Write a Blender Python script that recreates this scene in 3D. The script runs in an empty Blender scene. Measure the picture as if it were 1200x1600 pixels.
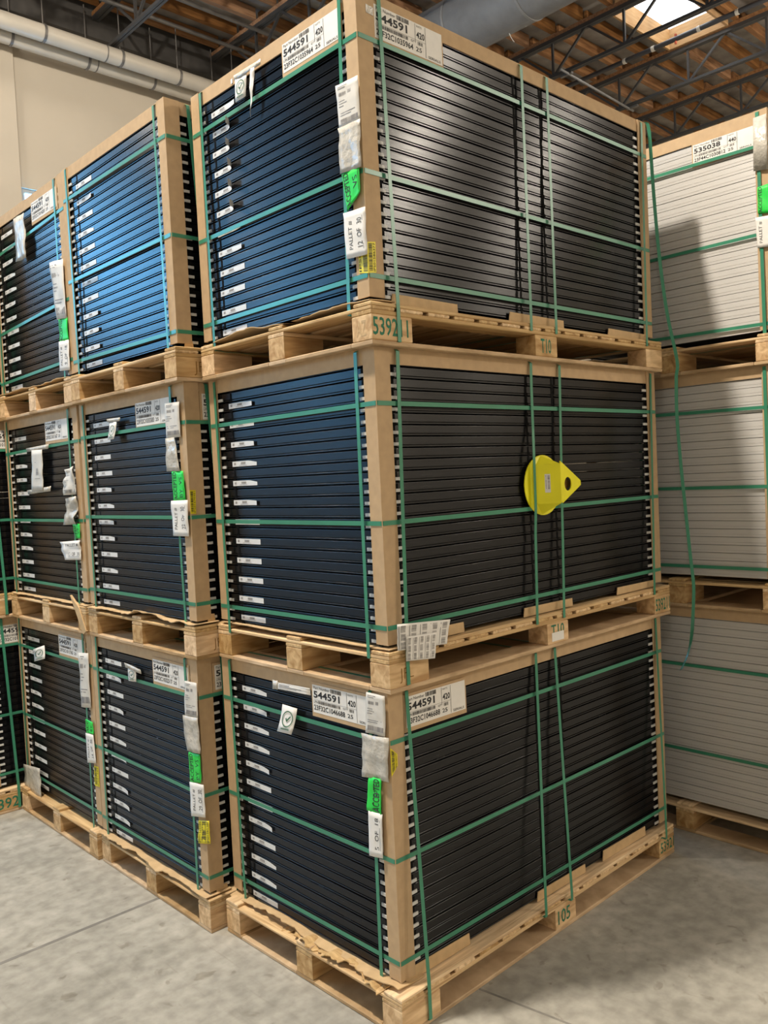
import bpy, math, random
from mathutils import Vector, Matrix, noise

# ------------------------------------------------------------------ camera
scene = bpy.context.scene
C = scene.collection
cam_data = bpy.data.cameras.new('camera')
cam = bpy.data.objects.new('camera', cam_data)
C.objects.link(cam)
scene.camera = cam
cam_data.sensor_fit = 'HORIZONTAL'
cam_data.sensor_width = 36.0
cam_data.lens = 36.0 * 1326.7 / 1200.0
cam_data.clip_end = 200
YAW, PITCH, ROLL = 0.7509, -0.0419, -0.0482
f_ = Vector((math.sin(YAW) * math.cos(PITCH), math.cos(YAW) * math.cos(PITCH), math.sin(PITCH)))
r_ = Vector((math.cos(YAW), -math.sin(YAW), 0))
u_ = r_.cross(f_)
r2 = r_ * math.cos(ROLL) + u_ * math.sin(ROLL)
u2 = -r_ * math.sin(ROLL) + u_ * math.cos(ROLL)
M = Matrix((r2, u2, -f_)).transposed().to_4x4()
M.translation = Vector((-2.0113, -2.1748, 1.979))
cam.matrix_world = M

# ------------------------------------------------------------------ world, exposure
world = bpy.data.worlds.new('sky')
scene.world = world
world.use_nodes = True
wb = world.node_tree.nodes['Background']
wb.inputs[0].default_value = (0.25, 0.5, 0.9, 1)
wb.inputs[1].default_value = 1.0
vs = scene.view_settings
vs.view_transform = 'Standard'
vs.look = 'None'
vs.gamma = 1.0
vs.use_curve_mapping = False
vs.exposure = -1.0

# lamps: position and power of the high-bay lamps hanging in the hall
LAMP_COL = (1.0, 0.90, 0.765)
LAMPS = [  # x, y, z, power, label
    (-1.7, 0.9, 8.5, 2850, 'high-bay lamp hanging above the aisle left of the nearest column'),
    (10.2, -9.6, 8.5, 1600, 'high-bay lamp hanging far right behind the camera'),
    (13.4, -9.0, 8.5, 750, 'high-bay lamp hanging behind the camera, rightmost of its row'),
    (-3.2, 9.0, 8.5, 250, 'high-bay lamp hanging near the window wall'),
    (-9.0, -6.0, 8.5, 450, 'high-bay lamp hanging far left behind the camera'),
    (0.8, 10.25, 10.1, 170, 'high-bay lamp tucked under the roof beside the drain pipes'),
    (12.5, 0.9, 8.5, 600, 'high-bay lamp hanging beyond the silver stacks'),
]
LAMP_GAIN = 2.0
SKYLIGHT_STRENGTH = 7.0
WINDOW_STRENGTH = 40.0
WINDOW_COL = (0.13, 0.49, 0.93)

random.seed(7)

# ------------------------------------------------------------------ materials
MATS = {}
def new_mat(name):
    m = bpy.data.materials.new(name)
    m.use_nodes = True
    nt = m.node_tree
    b = nt.nodes['Principled BSDF']
    MATS[name] = m
    return m, nt, b

def plain(name, col, rough=0.5, metal=0.0, spec=0.5, var=0.0, bump=0.0, scale=8.0, emis=None):
    m, nt, b = new_mat(name)
    b.inputs['Base Color'].default_value = (*col, 1)
    b.inputs['Roughness'].default_value = rough
    b.inputs['Metallic'].default_value = metal
    b.inputs['Specular IOR Level'].default_value = spec
    if emis:
        b.inputs['Emission Color'].default_value = (*emis[0], 1)
        b.inputs['Emission Strength'].default_value = emis[1]
    if var or bump:
        tc = nt.nodes.new('ShaderNodeTexCoord')
        n = nt.nodes.new('ShaderNodeTexNoise')
        n.inputs['Scale'].default_value = scale
        n.inputs['Detail'].default_value = 5
        nt.links.new(tc.outputs['Object'], n.inputs['Vector'])
        if var:
            r = nt.nodes.new('ShaderNodeValToRGB')
            r.color_ramp.elements[0].position = 0.3
            r.color_ramp.elements[1].position = 0.7
            r.color_ramp.elements[0].color = (*[c * (1 - var) for c in col], 1)
            r.color_ramp.elements[1].color = (*[min(1, c * (1 + var)) for c in col], 1)
            nt.links.new(n.outputs['Fac'], r.inputs['Fac'])
            nt.links.new(r.outputs['Color'], b.inputs['Base Color'])
        if bump:
            bp = nt.nodes.new('ShaderNodeBump')
            bp.inputs['Strength'].default_value = bump
            bp.inputs['Distance'].default_value = 0.01
            nt.links.new(n.outputs['Fac'], bp.inputs['Height'])
            nt.links.new(bp.outputs['Normal'], b.inputs['Normal'])
    return m

def wood(name, c1, c2, stretch, scale=30.0, tint=0.25):
    """grained lumber; stretch = scale per object axis (small = along the grain)"""
    m, nt, b = new_mat(name)
    tc = nt.nodes.new('ShaderNodeTexCoord')
    oi = nt.nodes.new('ShaderNodeObjectInfo')
    mp = nt.nodes.new('ShaderNodeMapping')
    mp.inputs['Scale'].default_value = stretch
    add = nt.nodes.new('ShaderNodeVectorMath'); add.operation = 'ADD'
    mul = nt.nodes.new('ShaderNodeVectorMath'); mul.operation = 'SCALE'
    comb = nt.nodes.new('ShaderNodeCombineXYZ')
    for i in range(3):
        nt.links.new(oi.outputs['Random'], comb.inputs[i])
    nt.links.new(comb.outputs[0], mul.inputs[0]); mul.inputs['Scale'].default_value = 37.0
    nt.links.new(tc.outputs['Object'], add.inputs[0]); nt.links.new(mul.outputs[0], add.inputs[1])
    nt.links.new(add.outputs[0], mp.inputs['Vector'])
    n = nt.nodes.new('ShaderNodeTexNoise')
    n.inputs['Scale'].default_value = scale; n.inputs['Detail'].default_value = 6
    n.inputs['Distortion'].default_value = 0.6
    nt.links.new(mp.outputs[0], n.inputs['Vector'])
    r = nt.nodes.new('ShaderNodeValToRGB')
    r.color_ramp.elements[0].position = 0.32; r.color_ramp.elements[1].position = 0.68
    r.color_ramp.elements[0].color = (*c1, 1); r.color_ramp.elements[1].color = (*c2, 1)
    nt.links.new(n.outputs['Fac'], r.inputs['Fac'])
    hs = nt.nodes.new('ShaderNodeHueSaturation')
    mr = nt.nodes.new('ShaderNodeMapRange')
    mr.inputs['To Min'].default_value = 1 - tint; mr.inputs['To Max'].default_value = 1 + tint
    nt.links.new(oi.outputs['Random'], mr.inputs['Value'])
    nt.links.new(mr.outputs[0], hs.inputs['Value'])
    mr2 = nt.nodes.new('ShaderNodeMapRange')
    mr2.inputs['To Min'].default_value = 1.12; mr2.inputs['To Max'].default_value = 0.85
    nt.links.new(oi.outputs['Random'], mr2.inputs['Value'])
    nt.links.new(mr2.outputs[0], hs.inputs['Saturation'])
    nt.links.new(r.outputs['Color'], hs.inputs['Color'])
    nt.links.new(hs.outputs['Color'], b.inputs['Base Color'])
    b.inputs['Roughness'].default_value = 0.75
    bp = nt.nodes.new('ShaderNodeBump'); bp.inputs['Strength'].default_value = 0.25; bp.inputs['Distance'].default_value = 0.004
    nt.links.new(n.outputs['Fac'], bp.inputs['Height']); nt.links.new(bp.outputs['Normal'], b.inputs['Normal'])
    return m

def frame_mat(name, col, rough, spec, metal):
    """anodised aluminium: fine lengthwise brushing in the roughness"""
    m, nt, b = new_mat(name)
    b.inputs['Base Color'].default_value = (*col, 1)
    b.inputs['Metallic'].default_value = metal
    b.inputs['Specular IOR Level'].default_value = spec
    tc = nt.nodes.new('ShaderNodeTexCoord')
    mp = nt.nodes.new('ShaderNodeMapping'); mp.inputs['Scale'].default_value = (1.5, 1.5, 90)
    n = nt.nodes.new('ShaderNodeTexNoise'); n.inputs['Scale'].default_value = 4; n.inputs['Detail'].default_value = 4
    oi = nt.nodes.new('ShaderNodeObjectInfo')
    add = nt.nodes.new('ShaderNodeVectorMath'); add.operation = 'ADD'
    nt.links.new(tc.outputs['Object'], add.inputs[0]); nt.links.new(oi.outputs['Random'], add.inputs[1])
    nt.links.new(add.outputs[0], mp.inputs['Vector']); nt.links.new(mp.outputs[0], n.inputs['Vector'])
    mr = nt.nodes.new('ShaderNodeMapRange')
    mr.inputs['To Min'].default_value = rough - 0.06; mr.inputs['To Max'].default_value = rough + 0.06
    nt.links.new(n.outputs['Fac'], mr.inputs['Value']); nt.links.new(mr.outputs[0], b.inputs['Roughness'])
    # brushed along the rail, so highlights stretch upright
    b.inputs['Anisotropic'].default_value = 0.93
    tg = nt.nodes.new('ShaderNodeCombineXYZ'); tg.inputs[2].default_value = 1.0
    nt.links.new(tg.outputs[0], b.inputs['Tangent'])
    return m

frame_mat('black_frame', (0.006, 0.006, 0.007), 0.25, 0.25, 0.0)
frame_mat('silver_frame', (0.66, 0.645, 0.62), 0.42, 0.5, 0.25)
plain('notch', (0.004, 0.004, 0.004), 0.8, spec=0.1)
plain('backsheet', (0.02, 0.02, 0.025), 0.4)
plain('clip_white', (0.62, 0.62, 0.60), 0.45)
plain('cardboard', (0.50, 0.345, 0.195), 0.85, var=0.07, bump=0.05, scale=25)
plain('kraft', (0.55, 0.38, 0.20), 0.85, var=0.12, bump=0.15, scale=18)
plain('strap', (0.045, 0.235, 0.14), 0.33, var=0.08, scale=6)
plain('paper', (0.78, 0.76, 0.72), 0.7, var=0.03, scale=30)
plain('slip', (0.66, 0.63, 0.57), 0.6, var=0.06, scale=25)
plain('film', (0.52, 0.49, 0.43), 0.25, var=0.14, bump=0.6, scale=35)
plain('sticker', (0.72, 0.72, 0.71), 0.5)
plain('ink', (0.02, 0.02, 0.022), 0.7)
plain('ink_grey', (0.22, 0.21, 0.21), 0.7)
plain('green_label', (0.02, 0.66, 0.07), 0.5)
plain('yellow_label', (0.80, 0.68, 0.01), 0.5)
plain('stencil', (0.02, 0.16, 0.09), 0.8, var=0.35, scale=40)
plain('check_green', (0.03, 0.12, 0.05), 0.6)
plain('yellow_plastic', (0.86, 0.80, 0.010), 0.45, var=0.05, scale=10)
plain('brown_card', (0.24, 0.12, 0.02), 0.8)
wood('wood_x', (0.42, 0.255, 0.11), (0.76, 0.54, 0.285), (0.9, 16, 16), 3.0, 0.2)
wood('wood_y', (0.42, 0.255, 0.11), (0.76, 0.54, 0.285), (16, 0.9, 16), 3.0, 0.2)
wood('wood_dirty', (0.36, 0.23, 0.11), (0.58, 0.40, 0.22), (2.5, 2.5, 12), 3.0, 0.2)
wood('wood_block', (0.44, 0.25, 0.10), (0.76, 0.53, 0.28), (1.6, 8, 8), 4.0, 0.22)
wood('wood_roof', (0.20, 0.085, 0.03), (0.36, 0.18, 0.07), (0.8, 8, 8), 3.0, 0.25)
wood('wood_curb', (0.34, 0.19, 0.08), (0.46, 0.29, 0.14), (1.0, 1.0, 8), 3.0, 0.1)
plain('truss_steel', (0.05, 0.048, 0.047), 0.55)
plain('galvanised', (0.24, 0.24, 0.24), 0.55, metal=0.2, var=0.12, scale=5)
plain('pipe_white', (0.54, 0.50, 0.43), 0.35, var=0.05, scale=2)
plain('pipe_dark', (0.05, 0.05, 0.055), 0.4)
plain('hanger', (0.2, 0.19, 0.18), 0.5, metal=0.6)
plain('wall_paint', (0.55, 0.495, 0.41), 0.85, var=0.035, bump=0.03, scale=1.2)
plain('ledger', (0.06, 0.056, 0.052), 0.8, var=0.25, scale=3)
plain('window_frame', (0.45, 0.45, 0.45), 0.5)
plain('lamp_housing', (0.12, 0.12, 0.12), 0.5, metal=0.4)
plain('sky_glass', (0.3, 0.5, 0.8), 0.2, emis=(WINDOW_COL, WINDOW_STRENGTH))
plain('skylight_dome', (0.9, 0.93, 1.0), 0.3, emis=((0.86, 0.94, 1.0), SKYLIGHT_STRENGTH))
plain('lamp_lens', (0.9, 0.9, 0.85), 0.3, emis=(LAMP_COL, 12.0))

def roof_deck_mat():
    m, nt, b = new_mat('roof_deck')
    tc = nt.nodes.new('ShaderNodeTexCoord')
    n = nt.nodes.new('ShaderNodeTexNoise'); n.inputs['Scale'].default_value = 2.2; n.inputs['Detail'].default_value = 6
    nt.links.new(tc.outputs['Object'], n.inputs['Vector'])
    r = nt.nodes.new('ShaderNodeValToRGB')
    r.color_ramp.elements[0].position = 0.3; r.color_ramp.elements[1].position = 0.7
    r.color_ramp.elements[0].color = (0.17, 0.16, 0.15, 1); r.color_ramp.elements[1].color = (0.42, 0.40, 0.37, 1)
    nt.links.new(n.outputs['Fac'], r.inputs['Fac']); nt.links.new(r.outputs['Color'], b.inputs['Base Color'])
    b.inputs['Roughness'].default_value = 0.6
roof_deck_mat()

def floor_mat():
    m, nt, b = new_mat('concrete')
    tc = nt.nodes.new('ShaderNodeTexCoord')
    def nz(scale, detail, st=None, rot=0.0, dist=0.0):
        n = nt.nodes.new('ShaderNodeTexNoise')
        n.inputs['Scale'].default_value = scale; n.inputs['Detail'].default_value = detail
        n.inputs['Distortion'].default_value = dist
        mp = nt.nodes.new('ShaderNodeMapping')
        mp.inputs['Rotation'].default_value = (0, 0, rot)
        if st: mp.inputs['Scale'].default_value = st
        nt.links.new(tc.outputs['Object'], mp.inputs['Vector'])
        nt.links.new(mp.outputs[0], n.inputs['Vector'])
        return n
    def ramp(n, p0, p1, c0, c1):
        r = nt.nodes.new('ShaderNodeValToRGB')
        r.color_ramp.elements[0].position = p0; r.color_ramp.elements[1].position = p1
        r.color_ramp.elements[0].color = (*c0, 1); r.color_ramp.elements[1].color = (*c1, 1)
        nt.links.new(n.outputs['Fac'], r.inputs['Fac']); return r
    def mix(a, bb, mode='MULTIPLY', fac=1.0):
        x = nt.nodes.new('ShaderNodeMixRGB'); x.blend_type = mode; x.inputs[0].default_value = fac
        nt.links.new(a, x.inputs[1]); nt.links.new(bb, x.inputs[2]); return x.outputs[0]
    base = ramp(nz(1.4, 8, dist=0.4), 0.3, 0.72, (0.31, 0.298, 0.262), (0.45, 0.43, 0.38))
    fine = ramp(nz(16, 9), 0.34, 0.66, (0.80, 0.80, 0.79), (1.12, 1.12, 1.12))
    streak = ramp(nz(1.5, 6, (0.35, 4, 1), 0.55, 1.2), 0.30, 0.60, (0.88, 0.88, 0.87), (1.03, 1.03, 1.03))
    streak2 = ramp(nz(2.0, 4, (7, 0.5, 1), 0.75, 1.5), 0.22, 0.40, (0.86, 0.85, 0.84), (1, 1, 1))
    spots = ramp(nz(11, 3, dist=0.6), 0.29, 0.36, (0.74, 0.72, 0.69), (1, 1, 1))
    o = mix(mix(mix(mix(base.outputs[0], fine.outputs[0]), streak.outputs[0]), streak2.outputs[0]), spots.outputs[0])
    nt.links.new(o, b.inputs['Base Color'])
    b.inputs['Roughness'].default_value = 0.55
    b.inputs['Specular IOR Level'].default_value = 0.35
floor_mat()

# ------------------------------------------------------------------ mesh helpers
class MB:
    def __init__(self):
        self.v = []; self.f = []; self.m = []
    def box(self, x0, y0, z0, x1, y1, z1, mat=0):
        n = len(self.v)
        self.v += [(x0, y0, z0), (x1, y0, z0), (x1, y1, z0), (x0, y1, z0), (x0, y0, z1), (x1, y0, z1), (x1, y1, z1), (x0, y1, z1)]
        for q in ((0, 3, 2, 1), (4, 5, 6, 7), (0, 1, 5, 4), (1, 2, 6, 5), (2, 3, 7, 6), (3, 0, 4, 7)):
            self.f.append(tuple(n + i for i in q)); self.m.append(mat)
        return self
    def poly(self, pts, mat=0):
        n = len(self.v); self.v += [tuple(p) for p in pts]
        self.f.append(tuple(range(n, n + len(pts)))); self.m.append(mat); return self
    def prism(self, pts, vec, mat=0):
        """closed polygon extruded by vec"""
        n = len(self.v); k = len(pts); vec = Vector(vec)
        self.v += [tuple(p) for p in pts] + [tuple(Vector(p) + vec) for p in pts]
        self.f.append(tuple(range(n, n + k))[::-1]); self.f.append(tuple(range(n + k, n + 2 * k)))
        self.m += [mat, mat]
        for i in range(k):
            j = (i + 1) % k
            self.f.append((n + i, n + j, n + k + j, n + k + i)); self.m.append(mat)
        return self
    def tube(self, pts, r, seg=12, mat=0, cap=True):
        pts = [Vector(p) for p in pts]; n0 = len(self.v); k = len(pts)
        for i, p in enumerate(pts):
            t = (pts[min(i + 1, k - 1)] - pts[max(i - 1, 0)]).normalized()
            a = Vector((0, 0, 1)) if abs(t.z) < 0.9 else Vector((1, 0, 0))
            s = t.cross(a).normalized(); w = s.cross(t)
            rr = r[i] if isinstance(r, (list, tuple)) else r
            for j in range(seg):
                an = 2 * math.pi * j / seg
                self.v.append(tuple(p + s * rr * math.cos(an) + w * rr * math.sin(an)))
        for i in range(k - 1):
            for j in range(seg):
                a = n0 + i * seg + j; b = n0 + i * seg + (j + 1) % seg
                self.f.append((a, b, b + seg, a + seg)); self.m.append(mat)
        if cap:
            self.f.append(tuple(n0 + j for j in range(seg))[::-1]); self.f.append(tuple(n0 + (k - 1) * seg + j for j in range(seg)))
            self.m += [mat, mat]
        return self
    def ribbon(self, pts, w, width, th, closed=False, mat=0, twist=None):
        """flat band along pts; w = direction of its width"""
        pts = [Vector(p) for p in pts]; w = Vector(w).normalized(); k = len(pts); n0 = len(self.v)
        for i, p in enumerate(pts):
            if closed: t = pts[(i + 1) % k] - pts[i - 1]
            else: t = pts[min(i + 1, k - 1)] - pts[max(i - 1, 0)]
            t.normalize()
            ww = w
            if twist: ww = (Matrix.Rotation(twist[i], 3, t) @ w)
            nn = t.cross(ww).normalized()
            for a, b in ((-1, -1), (1, -1), (1, 1), (-1, 1)):
                self.v.append(tuple(p + ww * width / 2 * a + nn * th / 2 * b))
        rng = range(k) if closed else range(k - 1)
        for i in rng:
            for j in range(4):
                a = n0 + i * 4 + j; b = n0 + i * 4 + (j + 1) % 4
                c = n0 + ((i + 1) % k) * 4 + (j + 1) % 4; d = n0 + ((i + 1) % k) * 4 + j
                self.f.append((a, b, c, d)); self.m.append(mat)
        if not closed:
            self.f.append((n0 + 3, n0 + 2, n0 + 1, n0)); e = n0 + (k - 1) * 4
            self.f.append((e, e + 1, e + 2, e + 3)); self.m += [mat, mat]
        return self
    def mesh(self, name, mats, smooth=False):
        me = bpy.data.meshes.new(name)
        me.from_pydata(self.v, [], self.f)
        for mm in (mats if isinstance(mats, (list, tuple)) else [mats]):
            me.materials.append(MATS[mm])
        if any(self.m): me.polygons.foreach_set('material_index', self.m)
        if smooth: me.polygons.foreach_set('use_smooth', [True] * len(self.f))
        me.update()
        return me
    def build(self, name, mats, parent=None, loc=(0, 0, 0), smooth=False):
        return obj(name, self.mesh(name, mats, smooth), parent, loc)

def obj(name, me, parent=None, loc=(0, 0, 0)):
    o = bpy.data.objects.new(name, me); C.objects.link(o)
    o.location = loc
    if parent is not None: o.parent = parent
    return o

def thing(name, label, cat, loc=(0, 0, 0), group=None):
    o = bpy.data.objects.new(name, None); C.objects.link(o)
    o.empty_display_size = 0.1
    o.location = loc; o['label'] = label; o['category'] = cat
    if group: o['group'] = group
    return o

def tag(o, label, cat, group=None):
    o['label'] = label; o['category'] = cat
    if group: o['group'] = group
    return o

def struct(o, label=None):
    o['kind'] = 'structure'
    if label: o['label'] = label
    return o

# ------------------------------------------------------------------ lettering (flat text turned into mesh)
_text = {}
def text_geo(s, bold=0.0):
    key = (s, bold)
    if key in _text: return _text[key]
    cu = bpy.data.curves.new('lettering', 'FONT')
    cu.body = s; cu.size = 1.0; cu.resolution_u = 2; cu.offset = bold
    o = bpy.data.objects.new('lettering', cu); C.objects.link(o)
    bpy.context.view_layer.update()
    dg = bpy.context.evaluated_depsgraph_get()
    me = bpy.data.meshes.new_from_object(o.evaluated_get(dg))
    vv = [(v.co.x, v.co.y) for v in me.vertices]; ff = [tuple(p.vertices) for p in me.polygons]
    bpy.data.objects.remove(o); bpy.data.curves.remove(cu); bpy.data.meshes.remove(me)
    x0 = min(v[0] for v in vv); x1 = max(v[0] for v in vv); y0 = min(v[1] for v in vv); y1 = max(v[1] for v in vv)
    vv = [((x - x0) / (x1 - x0), (y - y0) / (y1 - y0)) for x, y in vv]
    _text[key] = (vv, ff); return _text[key]

# A print list is a list of entries in page units (u to the right, v down, both 0..1)
#  ('t', text, u0, v0, u1, v1, rot, bold)   rot: 0 upright, 1 reading upwards
#  ('b', u0, v0, u1, v1, n, vertical)       bar code of n bars
#  ('r', u0, v0, u1, v1)                    filled rectangle
def page_geometry(prints, P, flip):
    mb = MB()
    for e in prints:
        if e[0] == 't':
            _, s, u0, v0, u1, v1, rot, bold = e
            vv, ff = text_geo(s, bold); n = len(mb.v)
            for x, y in vv:
                if rot == 0: u, v = u0 + x * (u1 - u0), v1 - y * (v1 - v0)
                else: u, v = u1 - y * (u1 - u0), v1 - x * (v1 - v0)
                mb.v.append(tuple(P(u, v, 0.0006)))
            for q in ff:
                q = tuple(n + i for i in q); mb.f.append(q); mb.m.append(0)
        else:
            if e[0] == 'r': rects = [e[1:5]]
            else:
                _, u0, v0, u1, v1, n, vert = e
                rnd = random.Random(int((u0 + v0) * 1000) + n); rects = []
                for i in range(n):
                    a = i / n; b = a + rnd.uniform(0.3, 0.75) / n
                    if vert: rects.append((u0, v0 + a * (v1 - v0), u1, v0 + b * (v1 - v0)))
                    else: rects.append((u0 + a * (u1 - u0), v0, u0 + b * (u1 - u0), v1))
            for a, b, c, d in rects:
                mb.poly([P(a, d, 0.0006), P(c, d, 0.0006), P(c, b, 0.0006), P(a, b, 0.0006)])
    return mb

def face_point(face, s, z, off):
    return Vector((-off, s, z)) if face == 'L' else Vector((s, -off, z))

def sheet(name, parent, face, quad, mat, off=0.011, bump=0.0, prints=None, ink='ink', curl=0.0, thick=0.0008, seed=0, label=None, nu=6, nv=8):
    """a sheet of paper lying on a bundle's face; quad = TL, TR, BR, BL as (s, z) as seen from outside"""
    if face == 'L' and .0105 < off < .0135: off += .0035
    (a, b, c, d) = quad
    def P(u, v, lift=0.0):
        s = (a[0] * (1 - u) + b[0] * u) * (1 - v) + (d[0] * (1 - u) + c[0] * u) * v
        z = (a[1] * (1 - u) + b[1] * u) * (1 - v) + (d[1] * (1 - u) + c[1] * u) * v
        h = off
        if bump: h += bump * (0.5 + noise.noise(Vector((u * 2.1 + seed * 3.7, v * 3.3, seed))) )
        if curl: h += curl * v * v
        return face_point(face, s, z, h + lift)
    mb = MB(); n = (nu + 1) * (nv + 1)
    for L in (0.0, -thick):
        for j in range(nv + 1):
            for i in range(nu + 1):
                mb.v.append(tuple(P(i / nu, j / nv, L)))
    def idx(i, j, k=0): return k * n + j * (nu + 1) + i
    for j in range(nv):
        for i in range(nu):
            mb.f.append((idx(i, j), idx(i, j + 1), idx(i + 1, j + 1), idx(i + 1, j)))
            mb.f.append((idx(i, j, 1), idx(i + 1, j, 1), idx(i + 1, j + 1, 1), idx(i, j + 1, 1)))
    for i in range(nu):
        mb.f.append((idx(i, 0), idx(i + 1, 0), idx(i + 1, 0, 1), idx(i, 0, 1)))
        mb.f.append((idx(i, nv), idx(i, nv, 1), idx(i + 1, nv, 1), idx(i + 1, nv)))
    for j in range(nv):
        mb.f.append((idx(0, j), idx(0, j, 1), idx(0, j + 1, 1), idx(0, j + 1)))
        mb.f.append((idx(nu, j), idx(nu, j + 1), idx(nu, j + 1, 1), idx(nu, j, 1)))
    mb.m = [0] * len(mb.f)
    o = mb.build(name, mat, parent, smooth=bool(bump or curl))
    if label: o['label'] = label
    if prints:
        page_geometry(prints, P, False).build('printing', ink, o)
    return o

def rect(s0, s1, z0, z1, face):
    """TL, TR, BR, BL as seen: on the left face the page's left edge is the larger s"""
    if face == 'L': return [(s1, z1), (s0, z1), (s0, z0), (s1, z0)]
    return [(s0, z1), (s1, z1), (s1, z0), (s0, z0)]

# ------------------------------------------------------------------ the hall
HX0, HX1, HY0, HY1 = -14.0, 20.0, -13.0, 12.0
DECK = 10.38
mb = MB().box(HX0, HY0, -0.2, HX1, HY1, 0.0)
floor = struct(mb.build('floor', 'concrete'))
# saw-cut joints of the slab
jm = plain('joint', (0.20, 0.19, 0.17), 0.9, var=0.3, scale=9)
for k, (p, q, wd) in enumerate((((-13.9, 1.50), (19.9, 1.66), 0.020), ((-0.56, 11.9), (-0.30, 4.5), 0.012), ((0.352, 0.0), (0.60, -1.6), 0.010))):
    d = (Vector(q) - Vector(p)).normalized(); s = Vector((-d.y, d.x)) * wd / 2
    a, b = Vector(p), Vector(q)
    MB().prism([(a.x - s.x, a.y - s.y, -0.001), (b.x - s.x, b.y - s.y, -0.001), (b.x + s.x, b.y + s.y, -0.001), (a.x + s.x, a.y + s.y, -0.001)], (0, 0, 0.0016)).build('slab_joint', 'joint', floor)

SKY_BAY = (12.05, 14.12, 5.02, 6.22)   # visible skylight
SKYS = [SKY_BAY, (0.40, 2.40, 8.7, 9.7), (2.72, 4.60, 8.7, 9.7), (-2.0, 0.05, -4.0, -2.8), (12.05, 14.12, -2.0, -.8)]
cm = MB(); xs = sorted(set([HX0, HX1] + [v for q in SKYS for v in q[:2]])); ys = sorted(set([HY0, HY1] + [v for q in SKYS for v in q[2:]]))
for i in range(len(xs) - 1):
    for j in range(len(ys) - 1):
        mx, my = (xs[i] + xs[i + 1]) / 2, (ys[j] + ys[j + 1]) / 2
        if not any(q[0] < mx < q[1] and q[2] < my < q[3] for q in SKYS): cm.box(xs[i], ys[j], DECK, xs[i + 1], ys[j + 1], DECK + .1)
struct(cm.build('ceiling', 'roof_deck'))
ceiling = bpy.data.objects['ceiling']
# back wall with window openings
def wall_with_windows(y, wins, z1=DECK):
    mb = MB(); xs = [HX0] + [v for w in wins for v in (w[0], w[1])] + [HX1]
    for i in range(0, len(xs), 2): mb.box(xs[i], y, 0, xs[i + 1], y + 0.25, z1)
    for w in wins:
        mb.box(w[0], y, 0, w[1], y + 0.25, w[2]); mb.box(w[0], y, w[3], w[1], y + 0.25, z1)
    return mb
WINS = [(-10.9, -7.7, 4.7, 6.98), (-7.2, -4.2, 4.7, 6.98), (3.47, 4.7, 4.7, 6.98)]
struct(wall_with_windows(HY1, WINS).build('wall_back', 'wall_paint'))
wall_back = bpy.data.objects['wall_back']
for x0, x1 in ((1.9, 3.43), (-3.5, -2.0)):
    MB().box(x0, HY1 - 0.10, 0, x1, HY1, 9.72).build('pilaster', 'wall_paint', wall_back)
for i, (x0, x1, z0, z1) in enumerate(WINS):
    w = struct(bpy.data.objects.new('window_%d' % (i + 1), None)); C.objects.link(w); w.location = (x0, HY1, z0)
    W, H = x1 - x0, z1 - z0
    fr = MB().box(0, .05, 0, .06, .14, H).box(W - .06, .05, 0, W, .14, H).box(0.06, .05, 0, W - .06, .14, .06).box(.06, .05, H - .06, W - .06, .14, H)
    fr.build('window_frame', 'window_frame', w)
    n = 2
    for k in range(n):
        a = .06 + (W - .12) * k / n; b = .06 + (W - .12) * (k + 1) / n
        MB().box(a + .02, .09, .06, b - .02, .10, H - .06).build('pane', 'sky_glass', w)
        if k: MB().box(a - .02, .06, .06, a + .02, .13, H - .06).build('mullion', 'window_frame', w)
struct(MB().box(HX0 - .25, HY0, 0, HX0, HY1 + .25, DECK).build('wall_left', 'wall_paint'))
struct(MB().box(HX1, HY0, 0, HX1 + .25, HY1 + .25, DECK).build('wall_right', 'wall_paint'))
struct(MB().box(HX0, HY0 - .25, 0, HX1, HY0, DECK).build('wall_front', 'wall_paint'))
struct(MB().box(HX0, HY1 - .14, 9.74, HX1, HY1, DECK).build('trim_1', 'ledger'))

# roof trusses (steel, along y) and timber purlins (along x)
TX = [0.18 + 2.34 * k for k in range(-5, 9)]
ZB, ZT = 9.40, 10.06
NODE = 1.52
chord_b = MB().box(-.05, HY0, -.025, -.006, HY1 - .14, .025).box(.006, HY0, -.025, .05, HY1 - .14, .025).mesh('bottom_chord', 'truss_steel')
chord_t = MB().box(-.06, HY0, -.04, -.006, HY1 - .14, .03).box(.006, HY0, -.04, .06, HY1 - .14, .03).mesh('top_chord', 'truss_steel')
nail = MB().box(-.06, HY0, .03, .06, HY1 - .14, .10).mesh('nailer', 'wood_roof')
H = ZT - ZB
def web_mesh(dy):
    L = math.hypot(dy, H); a = math.atan2(dy, H)
    mb = MB().box(-.02, -.02, 0, .02, .02, L)
    R = Matrix.Rotation(-a, 3, 'X')
    mb.v = [tuple(R @ Vector(v)) for v in mb.v]
    return mb.mesh('web_member', 'truss_steel')
web_v, web_p, web_n = web_mesh(0), web_mesh(NODE / 2), web_mesh(-NODE / 2)
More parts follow.
